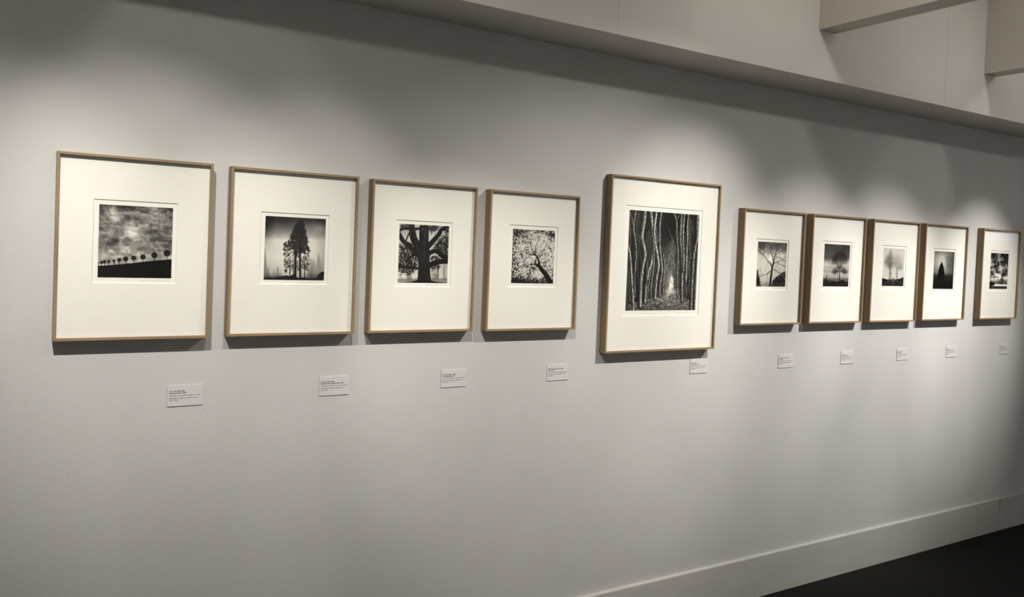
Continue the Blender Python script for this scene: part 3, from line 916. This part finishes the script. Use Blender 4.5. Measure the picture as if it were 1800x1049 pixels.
def pic_storm():
    p = Pic(160, 200, [(1262, 157), (1610, 182), (1573, 875), (1225, 872)], 34)
    n1 = p.noise(4, 6, 6, .62, 41)
    n2 = p.noise(7, 10, 4, .6, 15)
    v = (p.Y - 160) / 710
    n3 = p.noise(14, 22, 4, .7, 18)
    p.c = .42 + 2.2 * (n1 - .5) + .9 * (n2 - .5) + .6 * (n3 - .5) + np.interp(v, [0, .3, .55, .62, .72, .8, 1], [-.10, -.05, .02, .12, .18, .02, 0])
    for cx, cy, rx, ry, val, a in ((1300, 230, 50, 60, .10, .85), (1405, 390, 28, 55, .08, .9), (1560, 300, 40, 90, .18, .7), (1520, 520, 50, 50, .25, .5), (1330, 640, 90, 26, .30, .6), (1500, 620, 50, 14, .15, .5),
                                   (1290, 490, 50, 22, .80, .75), (1440, 440, 34, 36, .72, .7), (1430, 500, 40, 26, .82, .7), (1460, 280, 40, 60, .62, .6), (1300, 390, 46, 30, .68, .5),
                                   (1540, 655, 60, 35, .90, .85), (1260, 680, 60, 40, .75, .7), (1380, 720, 90, 18, .5, .5), (1390, 760, 80, 10, .35, .5), (1540, 750, 50, 26, .22, .7)):
        q = np.exp(-(((p.X - cx) / rx) ** 2 + ((p.Y - cy) / ry) ** 2))
        p.mix(np.clip((q * 1.25 + (n2 - .5) * .8 + (n3 - .5) * .9 - .3) * 2.2, 0, 1) * np.clip(q * 3, 0, 1) * a, val)
    p.c = np.clip(p.c, .05, .92)
    p.poly([(1220, 775), (1600, 785), (1600, 822), (1220, 815)], .88)
    p.poly([(1222, 745), (1320, 740), (1332, 805), (1222, 815)], .05)
    p.poly([(1215, 812), (1600, 822), (1600, 885), (1215, 885)], .17)
    p.mix(np.clip((p.Y - 850) / 20, 0, 1) * .6, .06)
    return p


# ------------------------------------------------------------------ framed pictures
T = .0388           # frame depth off the wall
FW = .0078          # face width of the moulding
GY = -(T - .0100)   # glass
MY = -(T - .0120)   # face of the mat
PY = -(T - .0146)   # print


def prism(bm, pts, y0, y1):
    a = [bm.verts.new((x, y0, z)) for x, z in pts]
    c = [bm.verts.new((x, y1, z)) for x, z in pts]
    bm.faces.new(a)
    bm.faces.new(c[::-1])
    k = len(pts)
    for i in range(k):
        bm.faces.new((a[i], c[i], c[(i + 1) % k], a[(i + 1) % k]))


def srgb2lin(c):
    c = np.clip(c, 0, 1)
    return np.where(c <= .04045, c / 12.92, ((c + .055) / 1.055) ** 2.4)


def picture_mesh(pic, x0, x1, z0, z1, y, parent):
    ny, nx = pic.c.shape
    X, Z = np.meshgrid(np.linspace(x0, x1, nx), np.linspace(z1, z0, ny))
    co = np.stack([X.ravel(), np.full(X.size, y), Z.ravel()], -1)
    idx = np.arange(nx * ny).reshape(ny, nx)
    q = np.stack([idx[:-1, :-1], idx[1:, :-1], idx[1:, 1:], idx[:-1, 1:]], -1).reshape(-1, 4)
    me = bpy.data.meshes.new('picture_area')
    me.vertices.add(len(co))
    me.vertices.foreach_set('co', co.ravel())
    me.loops.add(q.size)
    me.loops.foreach_set('vertex_index', q.ravel())
    me.polygons.add(len(q))
    me.polygons.foreach_set('loop_start', np.arange(0, q.size, 4))
    me.update(calc_edges=True)
    g = srgb2lin(pic.c).ravel() * 1.0
    col = np.stack([g * .96 + .001, g * .925 + .0009, g * .865 + .0009, np.ones_like(g)], -1)
    at_ = me.color_attributes.new('tone', 'FLOAT_COLOR', 'POINT')
    at_.data.foreach_set('color', col.ravel().astype(np.float32))
    me.materials.append(M_pic)
    o = bpy.data.objects.new('picture_area', me)
    C.objects.link(o)
    o.parent = parent
    return o


def pencil(pts_list, y, wd, parent, name):
    cu = bpy.data.curves.new(name, 'CURVE')
    cu.dimensions = '3D'
    cu.bevel_depth = wd
    cu.bevel_resolution = 0
    for pts in pts_list:
        sp = cu.splines.new('POLY')
        sp.points.add(len(pts) - 1)
        for i, (x, z) in enumerate(pts):
            sp.points[i].co = (x, y, z, 1)
    tmp = bpy.data.objects.new(name, cu)
    C.objects.link(tmp)
    bpy.context.view_layer.update()
    me = bpy.data.meshes.new_from_object(tmp.evaluated_get(bpy.context.evaluated_depsgraph_get()))
    bpy.data.objects.remove(tmp)
    me.materials.clear()
    me.materials.append(M_pencil)
    o = bpy.data.objects.new(name, me)
    C.objects.link(o)
    o.parent = parent
    return o


def scribble(x0, x1, z, h, rng):
    """handwriting-like line split in words"""
    out_, x = [], x0
    words = [.34, .04, .34, .10]
    for k, w_ in enumerate(words):
        L = (x1 - x0) * w_
        n_ = max(6, int(L / .0009))
        pts = []
        for i in range(n_):
            t = i / (n_ - 1)
            amp = h * (.9 if i < 4 and k in (0, 2) else .42)
            pts.append((x + L * t + math.sin(i * 1.9) * .0005, z + amp * abs(math.sin(i * 1.25 + rng.uniform(-.3, .3))) + (h * .6 if k == 2 and i in (1, 2) else 0)))
        out_.append(pts)
        x += L + (x1 - x0) * .045
    return out_


FRAMES = [
    ((0.1086, 0.5274, 1.3111, 1.8452), (0.2036, 0.4314, 1.4762, 1.7180), (0.2189, 0.4174, 1.4922, 1.7033), pic_hill_row,
     'oak framed photograph of a row of round trees on a dark slope under clouds'),
    ((0.5813, 0.9971, 1.3136, 1.8432), (0.6787, 0.9030, 1.4782, 1.7084), (0.6929, 0.8910, 1.4918, 1.6957), pic_giants,
     'oak framed photograph of tall conifers backlit by radiating mist'),
    ((1.0468, 1.4555, 1.3143, 1.8408), (1.1415, 1.3623, 1.4736, 1.7073), (1.1558, 1.3494, 1.4879, 1.6938), pic_cedar,
     'oak framed photograph of a massive dark trunk with thick spreading limbs'),
    ((1.5096, 1.9197, 1.3114, 1.8389), (1.6039, 1.8268, 1.4764, 1.7130), (1.6202, 1.8140, 1.4914, 1.6977), pic_leaning,
     'oak framed photograph of a slanting black trunk against speckled leaves'),
    ((2.0737, 2.6938, 1.2098, 1.9412), (2.1652, 2.5979, 1.3598, 1.8215), (2.1842, 2.5802, 1.3831, 1.8022), pic_avenue,
     'largest oak frame, photograph of a dark avenue of tall pale trunks with a bright gap'),
    ((2.8485, 3.2715, 1.3121, 1.8493), (2.9448, 3.1724, 1.4753, 1.7136), (2.9605, 3.1616, 1.4911, 1.7005), pic_spreading,
     'oak framed photograph of a bare tree with wide forking branches above dark bushes'),
    ((3.3271, 3.7448, 1.3131, 1.8504), (3.4208, 3.6494, 1.4796, 1.7224), (3.4377, 3.6373, 1.4959, 1.7075), pic_coast_tree,
     'oak framed photograph of a lone oval-crowned tree before a low horizon'),
    ((3.8049, 4.2150, 1.3128, 1.8502), (3.9024, 4.1174, 1.4874, 1.7171), (3.9167, 4.1061, 1.5028, 1.7025), pic_misty_pair,
     'oak framed photograph of two pale misty trees beside a road'),
    ((4.2696, 4.6858, 1.3152, 1.8503), (4.3659, 4.5873, 1.4752, 1.7169), (4.3810, 4.5782, 1.4908, 1.7012), pic_topiary,
     'oak framed photograph of a black cone-shaped clipped tree in fog'),
    ((4.8472, 5.2632, 1.3147, 1.8507), (4.9479, 5.1672, 1.4825, 1.7254), (4.9616, 5.1586, 1.4954, 1.7093), pic_storm,
     'oak framed photograph of stormy clouds with bluish glare on its glass, rightmost on the wall'),
]

rng = random.Random(4)
for k, (fr_, wi, pr, fn, label) in enumerate(FRAMES):
    x0, x1, z0, z1 = fr_
    root = bpy.data.objects.new('picture_frame', None)
    C.objects.link(root)
    cx, cz = (x0 + x1) / 2, z0
    root.location = (cx, 0, cz)
    root['label'] = label
    root['category'] = 'framed picture'
    root['group'] = 'framed photographs in a line on the wall'
    L = lambda v: v - cx
    Z = lambda v: v - cz
    a0, a1, c0, c1 = L(x0), L(x1), 0, Z(z1)
    g = FW
    rails = [([(a0, c1), (a1, c1), (a1 - g, c1 - g), (a0 + g, c1 - g)], M_wood_h), ([(a0, c0), (a1, c0), (a1 - g, c0 + g), (a0 + g, c0 + g)], M_wood_h),
             ([(a0, c0), (a0 + g, c0 + g), (a0 + g, c1 - g), (a0, c1)], M_wood_v), ([(a1, c0), (a1 - g, c0 + g), (a1 - g, c1 - g), (a1, c1)], M_wood_v)]
    for pts, mt in rails:
        bm = bmesh.new()
        prism(bm, pts, -T, -.0006)
        finish('frame_rail', bm, mt, root, .0005)
    # mat with bevelled window
    ix0, ix1, iz0, iz1 = a0 + g - .0005, a1 - g + .0005, c0 + g - .0005, c1 - g + .0005
    wx0, wx1, wz0, wz1 = L(wi[0]), L(wi[1]), Z(wi[2]), Z(wi[3])
    bv = .0022
    bm = bmesh.new()
    loops = [[(ix0, iz0), (ix1, iz0), (ix1, iz1), (ix0, iz1)], [(wx0, wz0), (wx1, wz0), (wx1, wz1), (wx0, wz1)],
             [(wx0 + bv, wz0 + bv), (wx1 - bv, wz0 + bv), (wx1 - bv, wz1 - bv), (wx0 + bv, wz1 - bv)], [(ix0, iz0), (ix1, iz0), (ix1, iz1), (ix0, iz1)]]
    ys = [MY, MY, MY + .0023, MY + .0023]
    V = [[bm.verts.new((x, y, z)) for x, z in lp] for lp, y in zip(loops, ys)]
    for r in range(4):
        A, B = V[r], V[(r + 1) % 4]
        for i in range(4):
            j = (i + 1) % 4
            bm.faces.new((A[i], A[j], B[j], B[i]))
    finish('mat_board', bm, M_mat, root)
    # print sheet behind the window, picture on it
    bm = bmesh.new()
    box(bm, wx0 - .01, wx1 + .01, PY + .0001, PY + .0011, wz0 - .01, wz1 + .01)
    sheet = finish('print_sheet', bm, M_paper, root)
    picture_mesh(fn(), L(pr[0]), L(pr[1]), Z(pr[2]), Z(pr[3]), PY - .0001, sheet)
    zs = Z(pr[2]) - (.0062 if k != 4 else .009)
    pw = pr[1] - pr[0]
    pencil(scribble(L(pr[1]) - (.082 if k != 4 else .11), L(pr[1]) - .004, zs - .003, .0055, rng), PY - .0001, .00032, sheet, 'signature')
    pencil([[(L(pr[0]) + .004 + i * .0012, zs + (.0022 if i % 2 else 0)) for i in range(7)]], PY - .0001, .00028, sheet, 'edition_number')
    bm = bmesh.new()
    box(bm, ix0, ix1, GY - .0010, GY, iz0, iz1)
    finish('glass_pane', bm, M_glass, root)
    bm = bmesh.new()
    box(bm, ix0, ix1, -.006, -.003, iz0, iz1)
    finish('backing_board', bm, M_card, root)

# ------------------------------------------------------------------ caption cards
T2 = "Tirage gélatino-argentique réalisé par l'artiste"
T3 = ["Donation de l'artiste, ministère de la", "Culture, 2022"]
LABELS = [
    ((0.4197, 0.5237, 1.0987), ["Two and a half trees,", "Peterhof, Russia, 2000"], 'white caption card below the framed round trees on a slope, leftmost card'),
    ((0.8950, 0.9969, 1.1023), ["Sunrise of the giants,", "Humboldt County, California, USA, 1998"], 'white caption card below the framed backlit conifers'),
    ((1.3512, 1.4531, 1.1048), ["Giant tree, Quattro Castelli,", "Reggio Emilia, Italy, 2007"], 'white caption card below the framed massive trunk with thick limbs'),
    ((1.8180, 1.9203, 1.1053), ["Flying green tree, Kunming mountain,", "Wuhan, Hubei, 2012"], 'white caption card below the framed slanting trunk with speckled leaves'),
    ((2.5877, 2.6937, 1.0977), ["Bosco dritto,", "Parma, Italy, Etc., 2011"], 'white caption card touching the shadow under the largest frame'),
    ((3.1662, 3.2711, 1.0976), ["Illuminated branches and trees,", "France, 1996"], 'white caption card below the framed bare tree with forking branches'),
    ((3.6385, 3.7432, 1.0976), ["Evening tree,", "Dunkirk, France, 1997"], 'white caption card below the framed lone oval-crowned tree'),
    ((4.1147, 4.2176, 1.0978), ["Road and trees, 4,", "France, 2000"], 'white caption card below the framed pair of misty trees'),
    ((4.5855, 4.6895, 1.0965), ["Topiary,", "Versailles, France, 1988"], 'white caption card below the framed black cone-shaped tree'),
    ((5.1627, 5.2627, 1.0962), ["Field and sky,", "Poland, 2001"], 'white caption card below the framed stormy clouds, rightmost and dimmest card'),
]


def text_mesh(lines, x, y, z, parent, name, bold):
    """lines: (string, x, z, size)"""
    objs = []
    bm = bmesh.new()
    for s_, lx, lz, sz, wmax in lines:
        cu = bpy.data.curves.new('t', 'FONT')
        cu.body = s_
        cu.size = sz
        cu.offset = sz * .034 if bold else sz * .012
        cu.extrude = .00008
        cu.resolution_u = 2
        tmp = bpy.data.objects.new('t', cu)
        C.objects.link(tmp)
        bpy.context.view_layer.update()
        me = bpy.data.meshes.new_from_object(tmp.evaluated_get(bpy.context.evaluated_depsgraph_get()))
        wd = max(v.co.x for v in me.vertices)
        sx = wmax / wd if wmax else 1.0
        for v in me.vertices:
            v.co = Vector((lx + v.co.x * sx, y - v.co.z, lz + v.co.y))
        bm.from_mesh(me)
        bpy.data.objects.remove(tmp)
        bpy.data.meshes.remove(me)
    me = bpy.data.meshes.new(name)
    bm.to_mesh(me)
    bm.free()
    me.materials.append(M_ink)
    o = bpy.data.objects.new(name, me)
    C.objects.link(o)
    o.parent = parent
    return o


TW = [(.046, .049), (.049, .079), (.056, .050), (.074, .034), (.036, .054), (.073, .026), (.036, .054), (.044, .036), (.026, .075), (.044, .040)]
for k, ((x0, x1, z0), head, label) in enumerate(LABELS):
    w_, h_ = x1 - x0, .0645
    bm = bmesh.new()
    box(bm, 0, w_, -.0026, -.0003, 0, h_)
    card = finish('caption_card', bm, M_card, None, .0002)
    card.location = (x0, 0, z0)
    card['label'] = label
    card['category'] = 'wall label'
    card['group'] = 'caption cards under the frames'
    y = -.0027
    lx = .0045
    a, c = TW[k]
    text_mesh([(head[0], lx, h_ - .0192, .0052, a), (head[1], lx, h_ - .0255, .0052, c)], 0, y, 0, card, 'title_text', True)
    text_mesh([(T2, lx, h_ - .0330, .0043, .0930), (T3[0], lx, h_ - .0412, .0043, .0830), (T3[1], lx, h_ - .0468, .0043, .0250)], 0, y, 0, card, 'body_text', False)
